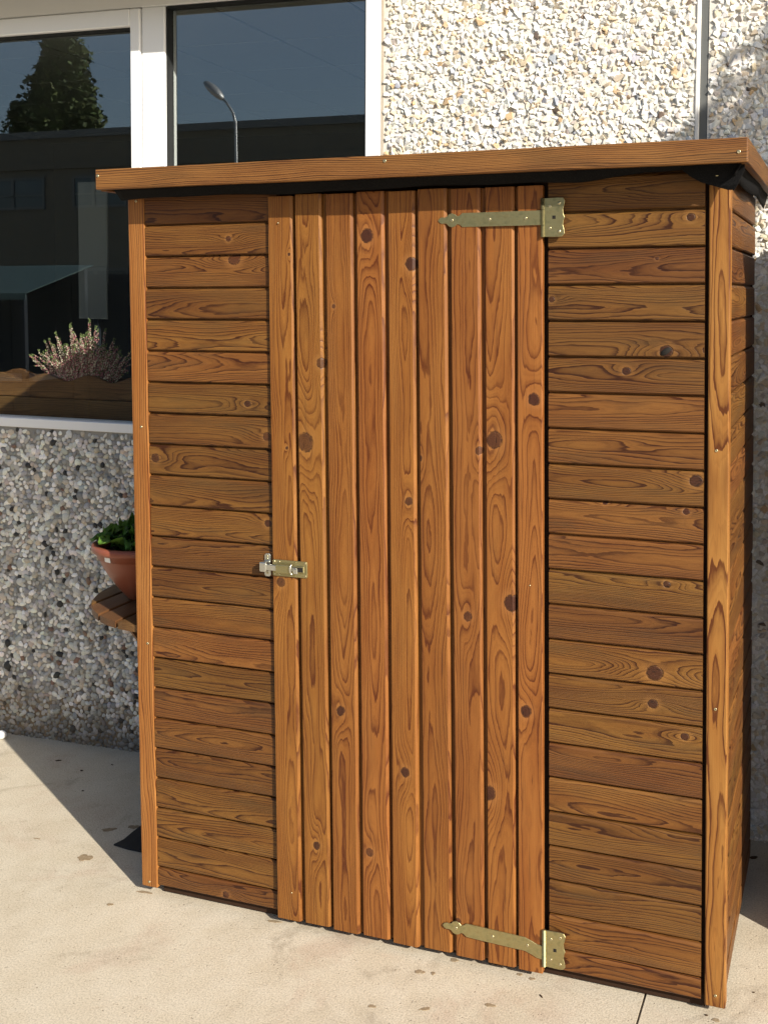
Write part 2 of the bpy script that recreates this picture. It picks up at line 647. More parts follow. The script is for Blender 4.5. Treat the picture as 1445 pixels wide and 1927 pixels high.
def screw(parent, loc, rot=FRONT, s=1.0):
    o = new_obj('screw', SCREW, None, parent)
    mt = Matrix.Translation(Vector(loc)) @ rot @ Matrix.Scale(s, 4)
    o.matrix_basis = parent_inv(parent) @ mt
    return o


def parent_inv(p):
    mt = p.matrix_basis.copy()
    q = p.parent
    while q is not None:
        mt = q.matrix_basis @ mt
        q = q.parent
    return mt.inverted()


# ------------------------------------------------------------------ ground
JX = 1.359
xs = [-400, -60, -12, -4, JX - .0032, JX - .0026, JX + .0026, JX + .0032, 4, 12, 60, 400]
zs = [0, 0, 0, 0, 0, -.012, -.012, 0, 0, 0, 0, 0]
ys = [-400, -60, -20, -6, -1.5, 1.2, 60, 400]
v = [(x, y, z) for y in ys for x, z in zip(xs, zs)]
nx = len(xs)
f = [(j * nx + i, j * nx + i + 1, (j + 1) * nx + i + 1, (j + 1) * nx + i) for j in range(len(ys) - 1) for i in range(nx - 1)]
ground = new_obj('ground', pyd('ground', v, f), 'concrete', kind='structure')


def blob(name, cx, cy, rx, ry, ang, h, mat, n=22, rough=.28, parent=ground, z=.0):
    ph = [random.uniform(0, 6.28) for _ in range(5)]
    pts = []
    for i in range(n):
        a = 2 * math.pi * i / n
        r = 1 + rough * (.5 * math.sin(2 * a + ph[0]) + .4 * math.sin(3 * a + ph[1]) + .35 * math.sin(5 * a + ph[2]) + .25 * math.sin(8 * a + ph[3]))
        x, y = r * rx * math.cos(a), r * ry * math.sin(a)
        pts.append((cx + x * math.cos(ang) - y * math.sin(ang), cy + x * math.sin(ang) + y * math.cos(ang)))
    return new_obj(name, prism(name, pts, z + .0003, z + h, h * .6), mat, parent)


for (px, py, rx, ry, ang) in ((160, 1615, .021, .019, .2), (252, 1557, .017, .012, .5), (207, 1703, .009, .006, 0), (70, 1579, .011, .003, .1),
                              (205, 1562, .022, .010, .4), (790, 1830, .012, .008, 0), (855, 1808, .011, .007, .4),
                              (935, 1816, .016, .006, .1), (922, 1893, .013, .006, .2), (700, 1895, .010, .005, .3),
                              (1001, 1843, .008, .005, 0), (978, 1835, .007, .005, .6), (815, 1833, .006, .006, .6),
                              (1347, 1921, .008, .007, .4), (800, 1900, .012, .006, .4), (272, 1680, .022, .006, .1), (516, 1735, .018, .006, .1)):
    p = hit(px, py, 2, 0)
    blob('stain', p[0], p[1], rx, ry, ang, .0012, 'stain')
for (px, py, rx, ry, ang) in ((110, 1432, .009, .004, .5), (154, 1451, .006, .004, 0), (211, 1440, .005, .002, 0), (156, 1489, .004, .003, 0),
                              (1329, 1912, .0035, .003, 0), (1418, 1869, .003, .002, .3), (1417, 1615, .013, .008, .3), (1018, 1876, .006, .0025, -.7)):
    p = hit(px, py, 2, 0)
    blob('litter', p[0], p[1], rx, ry, ang, .0022, 'leaf_litter')

pts = [hit(*q, 2, 0)[:2] for q in ((214, 1592), (232, 1583), (250, 1569), (272, 1551), (300, 1552), (300, 1613), (269, 1606), (240, 1600))]
scrap = new_obj('bitumen_scrap', prism('bitumen_scrap', [tuple(p) for p in pts], .0004, .006, .002), 'tar', None,
                'torn black bitumen sheet lying on the shaded concrete beside the shed', 'roofing scrap')
p = hit(1, 1383, 2, .02)
peb = new_obj('white_pebble', None)
bpy.data.objects.remove(peb)
bm = bmesh.new()
bmesh.ops.create_icosphere(bm, subdivisions=3, radius=1)
for vtx in bm.verts:
    vtx.co = (vtx.co.x * .024, vtx.co.y * .017, vtx.co.z * .016 * (1 + .15 * vtx.co.x))
peb = new_obj('white_pebble', from_bm('white_pebble', bm, True), 'sticker', None,
              'smooth white stone at the foot of the pebble wall', 'stone')
q = hit(2, 1390, 2, 0)
peb.location = (q[0], q[1], .015)

# ------------------------------------------------------------------ building (wall behind the shed)
BROT = Euler((0, .015, .035))
BLOC = Vector((0, .80, 0))
BM = Matrix.LocRotScale(BLOC, BROT, None)
building = thing('building', 'building wall of cream stone chips and grey pebbles with a white framed window', 'building', BLOC, BROT)


def inst(name, templates, pos, rotz, scl, tilt, cols, smooth):
    """many stones joined in one mesh; local z of a template is the wall's outward normal (-y)"""
    V, Fc, C = [], [], []
    base = 0
    pick = rng.integers(0, len(templates), len(pos))
    for ti, (tv, tf) in enumerate(templates):
        ix = np.where(pick == ti)[0]
        if not len(ix):
            continue
        n, kv = len(ix), len(tv)
        P = tv[None] * scl[ix][:, None, :]
        c, s = np.cos(rotz[ix])[:, None], np.sin(rotz[ix])[:, None]
        x, y, z = P[..., 0], P[..., 1], P[..., 2]
        z = z + x * tilt[ix][:, None, 0] + y * tilt[ix][:, None, 1]
        X, Y = x * c - y * s, x * s + y * c
        W = np.stack([X + pos[ix][:, None, 0], -z + pos[ix][:, None, 1], Y + pos[ix][:, None, 2]], -1)
        V.append(W.reshape(-1, 3))
        Fc.append((tf[None] + (np.arange(n) * kv)[:, None, None] + base).reshape(-1, 3))
        C.append(np.repeat(cols[ix], kv, axis=0))
        base += n * kv
    V, Fc, C = np.concatenate(V), np.concatenate(Fc), np.concatenate(C)
    me = bpy.data.meshes.new(name)
    me.vertices.add(len(V))
    me.vertices.foreach_set('co', V.astype(np.float32).ravel())
    me.loops.add(Fc.size)
    me.loops.foreach_set('vertex_index', Fc.astype(np.int32).ravel())
    me.polygons.add(len(Fc))
    me.polygons.foreach_set('loop_start', np.arange(0, Fc.size, 3, dtype=np.int32))
    me.polygons.foreach_set('loop_total', np.full(len(Fc), 3, dtype=np.int32))
    me.update(calc_edges=True)
    me.polygons.foreach_set('use_smooth', np.full(len(Fc), bool(smooth)))
    at = me.color_attributes.new('tint', 'FLOAT_COLOR', 'POINT')
    at.data.foreach_set('color', np.concatenate([C, np.ones((len(C), 1))], 1).astype(np.float32).ravel())
    me.validate()
    return me


def tri_mesh(bm):
    bmesh.ops.triangulate(bm, faces=bm.faces)
    bm.verts.ensure_lookup_table()
    tv = np.array([v.co[:] for v in bm.verts])
    tf = np.array([[v.index for v in fc.verts] for fc in bm.faces])
    bm.free()
    return tv, tf


def pebble_templates(n=6):
    out = []
    for _ in range(n):
        bm = bmesh.new()
        bmesh.ops.create_icosphere(bm, subdivisions=2, radius=1)
        ph = rng.uniform(0, 6.28, 4)
        for vtx in bm.verts:
            a = math.atan2(vtx.co.y, vtx.co.x)
            k = 1 + .10 * math.sin(2 * a + ph[0]) + .08 * math.sin(3 * a + ph[1])
            vtx.co.x *= k
            vtx.co.y *= k
        bmesh.ops.delete(bm, geom=[v for v in bm.verts if v.co.z < -.3], context='VERTS')
        bm.verts.index_update()
        out.append(tri_mesh(bm))
    return out


def chip_templates(n=14):
    out = []
    for _ in range(n):
        bm = bmesh.new()
        for _k in range(13):
            d = rng.normal(size=3)
            d /= np.linalg.norm(d)
            d = np.sign(d) * np.abs(d) ** .75
            bm.verts.new(d * rng.uniform(.8, 1.05))
        bmesh.ops.convex_hull(bm, input=bm.verts)
        bmesh.ops.delete(bm, geom=[v for v in bm.verts if not v.link_faces], context='VERTS')
        bm.verts.index_update()
        bmesh.ops.recalc_face_normals(bm, faces=bm.faces)
        out.append(tri_mesh(bm))
    return out


def scatter(x0, x1, z0, z1, s):
    """loosely packed points: a jittered hexagonal grid, relaxed by neighbours' push"""
    nxx, nzz = int((x1 - x0) / s) + 1, int((z1 - z0) / (s * .866)) + 1
    gx, gz = np.meshgrid(np.arange(nxx), np.arange(nzz))
    X = x0 + (gx + .5 * (gz % 2)) * s + rng.uniform(-.42, .42, gx.shape) * s
    Z = z0 + gz * s * .866 + rng.uniform(-.42, .42, gx.shape) * s
    for _ in range(2):
        for dj, di in ((0, 1), (1, 0), (1, 1), (1, -1)):
            A = (slice(0, nzz - dj), slice(max(0, -di), nxx - max(0, di)))
            B = (slice(dj, nzz), slice(max(0, di), nxx + min(0, di)))
            dx, dz = X[B] - X[A], Z[B] - Z[A]
            d = np.hypot(dx, dz) + 1e-9
            push = np.clip(s * .88 - d, 0, None) * .42 / d
            X[A] -= dx * push; X[B] += dx * push
            Z[A] -= dz * push; Z[B] += dz * push
    k = (X > x0) & (X < x1) & (Z > z0) & (Z < z1)
    return X[k], Z[k]


PEB = pebble_templates()
CHIP = chip_templates()


def palette(n, cols, wts, jit):
    cols = np.array(cols)
    c = cols[rng.choice(len(cols), n, p=np.array(wts) / sum(wts))]
    return np.clip(c * rng.normal(1, jit, (n, 1)) * rng.normal(1, jit * .22, (n, 3)), .01, .92)


def grey_pebbles(name, parent, x0, x1, z0, z1):
    X, Z = scatter(x0, x1, z0, z1, .0200)
    n = len(X)
    r = .0098 * rng.lognormal(0, .20, n)
    asp = rng.uniform(.66, 1.0, n)
    scl = np.stack([r / np.sqrt(asp), r * np.sqrt(asp), r * rng.uniform(.45, .75, n)], 1)
    cols = palette(n, [(.46, .45, .42), (.63, .62, .58), (.90, .89, .84), (.28, .285, .28), (.42, .435, .44), (.54, .47, .39), (.035, .035, .034), (.24, .15, .11), (.60, .53, .41), (.80, .78, .71)],
                   [4.5, 5, 3.6, 2.6, 2, 1.2, 1.0, .5, 1.2, 3], .11)
    me = inst(name, PEB, np.stack([X, rng.normal(-.0015, .0014, n), Z], 1), rng.uniform(0, 6.28, n), scl, rng.normal(0, .12, (n, 2)), cols, True)
    return new_obj(name, me, 'pebble', parent, kind='stuff')


def cream_chips(name, parent, x0, x1, z0, z1):
    X, Z = scatter(x0, x1, z0, z1, .0168)
    n = len(X)
    r = .0104 * rng.lognormal(0, .22, n)
    asp = rng.uniform(.55, 1.0, n)
    scl = np.stack([r / np.sqrt(asp), r * np.sqrt(asp), r * rng.uniform(.34, .60, n)], 1)
    cols = palette(n, [(.82, .79, .72), (.86, .85, .81), (.70, .58, .42), (.76, .67, .52), (.56, .50, .44), (.58, .42, .25), (.40, .42, .47), (.16, .12, .09)],
                   [7, 7, 1.8, 2.4, .8, .5, .4, .12], .07)
    me = inst(name, CHIP, np.stack([X, rng.normal(-.0020, .0016, n), Z], 1), rng.uniform(0, 6.28, n), scl, rng.normal(0, .15, (n, 2)), cols, False)
    return new_obj(name, me, 'chip', parent, kind='stuff')


# wall panels: lower pebble band under the window, cream panels to the right, header above
wp = new_obj('wall_panel', box('wall_panel', -4.5, .307, 0, .14, -.4, 1.172), 'mortar_grey', building)
grey_pebbles('pebbles', wp, -2.3, .02, -.06, 1.168)
wp = new_obj('wall_panel', box('wall_panel', .307, 1.318, 0, .14, -.4, 3.3), 'mortar_cream', building)
cream_chips('stone_chips', wp, .316, 1.314, 1.92, 2.95)
wp = new_obj('panel_edge', box('panel_edge', 1.318, 1.332, -.005, .14, -.4, 3.3, .003), 'smooth_render', building)
wp = new_obj('wall_panel', box('wall_panel', 1.356, 3.6, 0, .14, -.4, 3.3), 'mortar_cream', building)
cream_chips('stone_chips', wp, 1.366, 2.2, -.06, 2.95)
new_obj('joint', box('joint', 1.332, 1.356, .002, .12, -.4, 3.3), 'joint', building)
new_obj('wall_panel', box('wall_panel', -4.5, .307, 0, .14, 2.80, 3.3), 'smooth_render', building)
new_obj('wall_panel', box('wall_panel', -4.5, -2.45, 0, .14, 1.172, 2.80), 'mortar_cream', building)
new_obj('sealant', box('sealant', .295, .307, -.002, .1, 1.174, 2.80, .001), 'sealant', building)

# window: outer frame with a central mullion, an opening sash on the left
bm = bmesh.new()
bm_box(bm, -2.45, .295, -.006, .07, 2.692, 2.80, .002)           # head
bm_box(bm, -2.45, .295, -.008, .07, 1.172, 1.206, .002)          # bottom rail
bm_box(bm, .241, .2948, -.006, .07, 1.2062, 2.6918, .003)         # right jamb
bm_box(bm, -.617, -.523, -.006, .07, 1.2062, 2.6918, .004)        # mullion
bm_box(bm, -2.4498, -2.38, -.006, .07, 1.2062, 2.6918, .003)      # left jamb
window = new_obj('window', from_bm('window', bm), 'pvc', building)
bm = bmesh.new()
bm_box(bm, -.6605, -.6195, -.014, .05, 1.209, 2.689, .004)
bm_box(bm, -2.377, -2.33, -.014, .05, 1.209, 2.689, .004)
bm_box(bm, -2.3298, -.6607, -.014, .05, 2.627, 2.689, .004)
new_obj('sash', from_bm('sash', bm), 'pvc', window)
bm = bmesh.new()
for (a, b, c, d) in ((-.523, -.517, 1.207, 2.69), (.236, .241, 1.207, 2.69), (-.517, .236, 2.684, 2.692), (-.517, .236, 1.206, 1.211),
                     (-2.33, -.664, 2.6215, 2.627), (-.6645, -.6605, 1.207, 2.621)):
    bm_box(bm, a, b, .004, .04, c, d)
new_obj('gasket', from_bm('gasket', bm), 'gasket', window)
new_obj('pane', box('pane', -2.33, -.6635, .032, .0335, 1.2065, 2.6245), 'glass', window)
new_obj('pane', box('pane', -.5185, .2375, .032, .0335, 1.2085, 2.687), 'glass', window)

# projecting awning cassette above the window (its shadow falls on the frame's head)
bm = bmesh.new()
bm_box(bm, -2.6, .46, -.215, -.004, 2.80, 3.0, .012, 2)
bm_box(bm, -2.58, .44, -.218, -.19, 2.735, 2.799, .006)
aw = new_obj('awning_cassette', from_bm('awning_cassette', bm), 'awning', building)

# the room behind the glass
room = new_obj('back_wall', box('back_wall', -4.4, 1.2, 4.2, 4.3, 0, 2.9), 'room', building)
new_obj('side_wall', box('side_wall', 1.2, 1.3, .141, 4.3, 0, 2.9), 'room', building)
new_obj('side_wall', box('side_wall', -4.5, -4.4, .141, 4.3, 0, 2.9), 'room', building)
new_obj('room_floor', box('room_floor', -4.5, 1.3, .141, 4.3, -.1, 0), 'room_dark', building)
ce = new_obj('ceiling', box('ceiling', -4.5, 1.3, .141, 4.3, 2.905, 3.0), 'gasket', building)
tm = box('tile', -.293, .293, -.293, .293, -.006, .0)
tm.materials.append(M['ceiling'])
for i in range(9):
    for j in range(7):
        t = new_obj('tile', tm, None, ce)
        t.location = (-4.1 + .6 * i, .47 + .6 * j, 2.903)
win_sill = new_obj('inner_sill', box('inner_sill', -2.45, .3, .071, .40, 1.140, 1.172, .004), 'pvc', building)

# ------------------------------------------------------------------ window planter with heather, inside the pane
planter = thing('window_planter', 'dark wooden planter box with wavy top edge inside the window', 'planter')
planter.matrix_basis = BM @ Matrix.Translation((-1.0, .14, 1.172))
SILL = .0025


def wavy(name, x0, x1, zb, y0, y1, zt, amp, per, ph):
    n = 48
    pts = [(x0, zb), (x1, zb)]
    for i in range(n + 1):
        x = x1 + (x0 - x1) * i / n
        pts.append((x, zt + amp * math.sin(2 * math.pi * (x + ph) / per)))
    me = prism(name, pts, 0, y1 - y0, .002)
    return me


def planter_board(me, y, z):
    o = new_obj('board', me, 'dark_wood', planter)
    o.matrix_basis = Matrix.Translation((0, y, z)) @ FRONT
    grain(o, random.uniform(-.02, .02), .03, [], 1.45)
    return o


b1 = extrude_profile('board', [(0, 0), (.100, 0), (.100, .016), (.097, .018), (.003, .018), (0, .016)], 1.30, 1)
planter_board(b1, -.03, SILL)
planter_board(wavy('board', -.65, .65, .0, 0, .018, .078, .0135, .203, -.020), -.03, SILL + .1025)
planter_board(wavy('board', -.65, .65, .0, 0, .018, .180, .0135, .203, .055), .15, SILL)
for sx in (-.64, .64):
    o = new_obj('end_board', box('end_board', -.009, .009, -.09, .09, 0, .165), 'dark_wood', planter)
    o.location = (sx, .065, SILL)
    grain(o)
o = new_obj('soil', box('soil', -.63, .63, -.028, .13, .12, .142), 'soil', planter)
o.location = (0, 0, SILL)


def heather(loc):
    root = thing('heather_plant', 'pink and cream flowering heather growing in the window planter', 'heather')
    root.matrix_basis = BM @ Matrix.Translation(loc)
    P, N_, S_, Cc = [], [], [], []
    stems_v, stems_f = [], []
    nsp = 165
    for i in range(nsp):
        a = rng.uniform(0, 6.28)
        rr = math.sqrt(rng.uniform(0, 1))
        bx, by = .115 * rr * math.cos(a), .045 * rr * math.sin(a)
        lean = np.array([bx * rng.uniform(.5, 1.3) + rng.normal(0, .012), by * .9 + rng.normal(0, .02), 0])
        L = rng.uniform(.11, .225) * (1 - .40 * abs(bx) / .1)
        if i < 20:
            L = rng.uniform(.20, .275) * (1 - .3 * abs(bx) / .1)
        curl = rng.normal(0, .35) if rng.random() < .35 else 0
        pts = []
        for t in np.linspace(0, 1, 12):
            q = np.array([bx, by, 0]) + lean * t + np.array([0, 0, L * t]) + np.array([curl * .06 * t ** 3, 0, -abs(curl) * .07 * t ** 4])
            pts.append(q)
        pink = rng.random()
        nf = int(L / .0018)
        for j in range(nf):
            t = j / nf
            if t < .12:
                continue
            ii = min(10, int(t * 11))
            q = pts[ii] + (pts[ii + 1] - pts[ii]) * (t * 11 - ii)
            aa = rng.uniform(0, 6.28)
            rad = .0062 * (1.05 - .72 * t) + .0012
            P.append(q + np.array([math.cos(aa) * rad, math.sin(aa) * rad, rng.normal(0, .001)]))
            S_.append(rng.uniform(.0026, .0042) * (1.1 - .4 * t))
            if t > .93:
                col = (.28, .36, .13)
            elif rng.random() < .18:
                col = (.17, .20, .08)
            elif rng.random() < .40 + .35 * pink:
                col = (.62, .26, .28)
            else:
                col = (.85, .74, .58)
            Cc.append(np.array(col) * rng.uniform(.75, 1.15))
        me = [tuple(p) for p in pts[::3] + [pts[-1]]]
        b = len(stems_v)
        for p in me:
            stems_v += [(p[0] - .0008, p[1], p[2]), (p[0] + .0008, p[1], p[2]), (p[0], p[1] + .001, p[2])]
        for k in range(len(me) - 1):
            for c in range(3):
                d = (c + 1) % 3
                stems_f.append((b + 3 * k + c, b + 3 * k + d, b + 3 * k + 3 + d, b + 3 * k + 3 + c))
    P, S_, Cc = np.array(P), np.array(S_), np.array(Cc)
    tv = np.array([[1, 0, 0], [-1, 0, 0], [0, 1, 0], [0, -1, 0], [0, 0, 1.2], [0, 0, -1.2]], float)
    tf = np.array([[0, 2, 4], [2, 1, 4], [1, 3, 4], [3, 0, 4], [2, 0, 5], [1, 2, 5], [3, 1, 5], [0, 3, 5]])
    me = inst('flower_spikes', [(tv, tf)], P, rng.uniform(0, 6.28, len(P)), np.repeat(S_[:, None], 3, 1), rng.normal(0, .4, (len(P), 2)), Cc, False)
    o = new_obj('flower_spikes', me, 'floret', root, kind='stuff')
    new_obj('stems', pyd('stems', stems_v, stems_f), 'bark', root, kind='stuff')
    return root


heather((-1.005, .165, 1.172 + .145))

# a pale sign on a dark post standing in the room, seen through the left pane
bd = thing('standing_sign', 'tall pale blank sign on a dark post inside the dark room', 'sign')
bd.matrix_basis = BM @ Matrix.Translation((-1.59, 1.0, 0))
new_obj('upper_sheet', box('upper_sheet', -.085, .075, 0, .012, 1.72, 2.20, .002), 'banner', bd)
new_obj('lower_sheet', box('lower_sheet', -.078, .080, -.012, -.002, 1.55, 1.80, .002), 'banner', bd)
new_obj('post', box('post', -.012, .012, .013, .035, .02, 2.10), 'navy', bd)
new_obj('foot', box('foot', -.18, .18, -.16, .20, 0, .02, .004), 'navy', bd)

# ------------------------------------------------------------------ the shed
SX0, SX1 = -.0560, 1.5495            # outer faces of the corner posts
SD = .70                           # depth of the side walls
shed = thing('garden_shed', 'brown stained wooden garden shed with plank door and brass coloured strap hinges', 'shed')
PITCHB = .085
ZL = 1.870


def hboard_prof(w, top=True):
    h = w / 2
    p = [(-h + .0020, -.018), (-h + .0020, -.0030), (-h + .0050, 0.0), (h - .0085, 0.0), (h - .0035, -.0042), (h - .0025, -.011)]
    p += [(h + .0018, -.011), (h + .0018, -.018)]
    return p


MB = {}


def board_mesh(L, wd):
    key = (round(L, 4), round(wd, 4))
    if key not in MB:
        MB[key] = extrude_profile('board', hboard_prof(wd), L, 1)
        MB[key].materials.append(M['panel'])
    return MB[key]


KN = {}


def kn(side, idx, px, py, r):
    """knot seen in the photograph -> position on its board's face"""
    KN.setdefault((side, idx), []).append((px, py, r))


for a in (('l', 1, 430, 449, .0075), ('l', 2, 440, 487, .016), ('l', 6, 466, 760, .009), ('l', 7, 503, 822, .012), ('l', 8, 292, 862, .012),
          ('l', 10, 505, 985, .010), ('l', 12, 296, 1148, .013), ('l', 13, 376, 1211, .011), ('l', 13, 494, 1233, .008), ('l', 15, 345, 1349, .014),
          ('l', 17, 467, 1442, .009), ('l', 17, 470, 1460, .006), ('l', 19, 478, 1575, .013), ('l', 20, 440, 1612, .010), ('l', 22, 425, 1685, .009),
          ('r', 1, 1300, 408, .009), ('r', 4, 1253, 661, .014), ('r', 5, 1178, 698, .0095), ('r', 8, 1310, 905, .014), ('r', 9, 1138, 946, .006),
          ('r', 9, 1291, 963, .007), ('r', 11, 1255, 1100, .008), ('r', 13, 1232, 1267, .018), ('r', 14, 1228, 1325, .011), ('r', 15, 1289, 1387, .009),
          ('r', 18, 1125, 1616, .007), ('r', 18, 1185, 1677, .010), ('r', 2, 1236, 486, .004), ('r', 3, 1038, 563, .007)):
    kn(*a)

for side, x0, x1 in (('l', -.0030, .402), ('r', 1.1285, 1.4930)):
    L = x1 - x0
    for i in range(0, 23):
        zt = ZL - PITCHB * (i - 1)
        zb = ZL - PITCHB * i
        if i == 22:
            zb = .031
        wd = zt - zb
        o = new_obj('board', board_mesh(L, wd), None, shed)
        c = ((x0 + x1) / 2, random.gauss(0, .0006), (zt + zb) / 2)
        place(o, c, FRONT, .006)
        ks = []
        for (px, py, r) in KN.get((side, i), []):
            h = hit(px, py, 1, 0)
            ks.append((h[0] - c[0], h[2] - c[2], r))
        grain(o, None, None, ks)
        for xe in (x0 + .012, x1 - .012):              # pairs of nail holes at the board ends
            for dz in (.016, -.016):
                if wd > .07 and (side == 'r' or xe > .2) and random.random() < .8 and xe < .39:
                    d = new_obj('nail_hole', DOT, 'hole', o)
                    d.location = (xe - c[0] + random.gauss(0, .002), dz + random.gauss(0, .003), 0)

h = hit(1253, 661, 1, 0)
kh = new_obj('knot_hole', lathe('knot_hole', [(0, .0003), (.0085, .0003), (.0090, -.001)], 20), 'hole', shed)
kh.matrix_basis = Matrix.Translation((h[0], -.0004, h[2])) @ FRONT @ Euler((0, 0, .6)).to_matrix().to_4x4() @ Matrix.Diagonal((1.5, .75, 1, 1))
SL = SD - .030
for k, (rot, xf) in enumerate(((RSIDE, 1.5435), (LSIDE, -.0500))):
    for i in range(0, 23):
        zt = ZL - PITCHB * (i - 1)
        zb = ZL - PITCHB * i if i < 22 else .031
        o = new_obj('side_board', board_mesh(SL, zt - zb), None, shed)
        place(o, (xf + random.gauss(0, .0005), .030 + SL / 2, (zt + zb) / 2), rot, .004)
        grain(o)
new_obj('back_panel', box('back_panel', SX0 + .012, SX1 - .012, SD - .012, SD, .03, 1.96), 'unlit_wood', shed)

# corner posts
for (xa, xb, straight, sc) in ((SX0, -.0050, True, ((266, 803), (278, 1211), (281, 1660), (256, 378))),
                               (1.5020, SX1, False, ((1348, 848), (1346, 1335), (1346, 1875)))):
    L = 1.945 - .024
    o = new_obj('corner_post', box('corner_post', -L / 2, L / 2, -(xb - xa) / 2, (xb - xa) / 2, -.032, 0, .003, 2), 'post', shed)
    place(o, ((xa + xb) / 2, -.0025, (1.945 + .024) / 2), UPRIGHT)
    if straight:
        grain(o, .11, .02, [], 1.08)
    else:
        grain(o, .004, .03, [], 1.06)
    for s in sc:
        h = hit(*s, 1, -.0025)
        screw(o, (h[0], -.0027, h[2]), FRONT, .95)

# inner frame seen through the gap beside the door, wood darkened for shade
new_obj('door_jamb', box('door_jamb', 1.086, 1.1265, .0215, .06, .03, 1.95), 'unlit_wood', shed)
new_obj('door_jamb', box('door_jamb', .36, .40, .0215, .06, .03, 1.95), 'unlit_wood', shed)
new_obj('light_leak_stop', box('light_leak_stop', 1.465, 1.5012, .0195, .055, .03, 1.955), 'unlit_wood', shed)  # backing added to stop light leaking through the gap at the post
new_obj('light_leak_stop', box('light_leak_stop', -.0045, .03, .0195, .055, .03, 1.955), 'unlit_wood', shed)
new_obj('sill_beam', box('sill_beam', .0, 1.50, .0215, .06, .006, .0295), 'unlit_wood', shed)
new_obj('head_beam', box('head_beam', .041, 1.464, .0610, .09, 1.905, 1.958), 'unlit_wood', shed)

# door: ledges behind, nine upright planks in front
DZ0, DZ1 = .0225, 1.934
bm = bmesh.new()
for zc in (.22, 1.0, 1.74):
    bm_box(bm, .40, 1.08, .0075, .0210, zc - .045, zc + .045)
door = new_obj('door', from_bm('door', bm), 'unlit_wood', shed)
DY = -.0110
edges = [hit(x, 1000, 1, DY)[0] for x in (507.5, 560, 615, 672, 730, 787, 848, 910, 972, 1022.5)]
PK = {0: ((528, 1096, .012), (543, 478, .004), (539, 843, .004)), 1: ((604, 683, .012), (575, 832, .022), (595, 1592, .010)),
      2: ((627, 576, .005), (641, 1338, .012)), 3: ((690, 443, .0165), (696, 1605, .010)), 4: ((773, 497, .0155), (769, 943, .010), (763, 1453, .0115)),
      5: ((790, 862, .007),), 6: ((901, 848, .009), (880, 1160, .011), (861, 1735, .008)), 7: ((930, 828, .0195), (962, 1136, .019), (920, 1493, .017)),
      8: ((1004, 752, .0145), (990, 1339, .0135))}
GR = {0: (.02, .03), 1: (-.004, .035), 2: (0, .022), 3: (.002, .028), 4: (.01, .024), 5: (-.016, .045), 6: (.014, .05), 7: (-.004, .042), 8: (.006, .035)}
for i in range(9):
    xa, xb = edges[i], edges[i + 1]
    wd = xb - xa
    h = wd / 2
    last = i == 8
    if last:
        prof = [(-h + .003, -.018), (-h + .003, -.002), (-h + .005, 0), (h - .0045, 0), (h - .0025, -.002), (h - .0025, -.018)]
    else:
        prof = [(-h - .0065, -.018), (-h - .0065, -.0140), (-h + .0050, -.0140), (-h + .0055, -.0055), (-h + .0115, 0.0), (h - .0080, 0),
                (h - .0065, -.002), (h - .0065, -.0140), (h - .0065, -.018)]
    L = DZ1 - DZ0
    me = extrude_profile('plank', prof, L, 1)
    o = new_obj('plank', me, 'door', door)
    c = ((xa + xb) / 2, DY + random.gauss(0, .0007), (DZ0 + DZ1) / 2 + random.gauss(0, .0012))
    place(o, c, UPRIGHT, .008)
    ks = []
    for (px, py, r) in PK.get(i, ()):
        q = hit(px, py, 1, DY)
        ks.append((q[2] - c[2], -(q[0] - c[0]), r))
    grain(o, GR[i][0], GR[i][1], ks, random.uniform(.93, 1.07))
for s in ((523, 419), (997, 1102), (549, 1681)):
    q = hit(*s, 1, DY)
    d = new_obj('nail', DOT, 'screw', door)
    d.matrix_basis = Matrix.Translation((q[0], DY - .0003, q[2])) @ FRONT @ Matrix.Scale(1.5, 4)


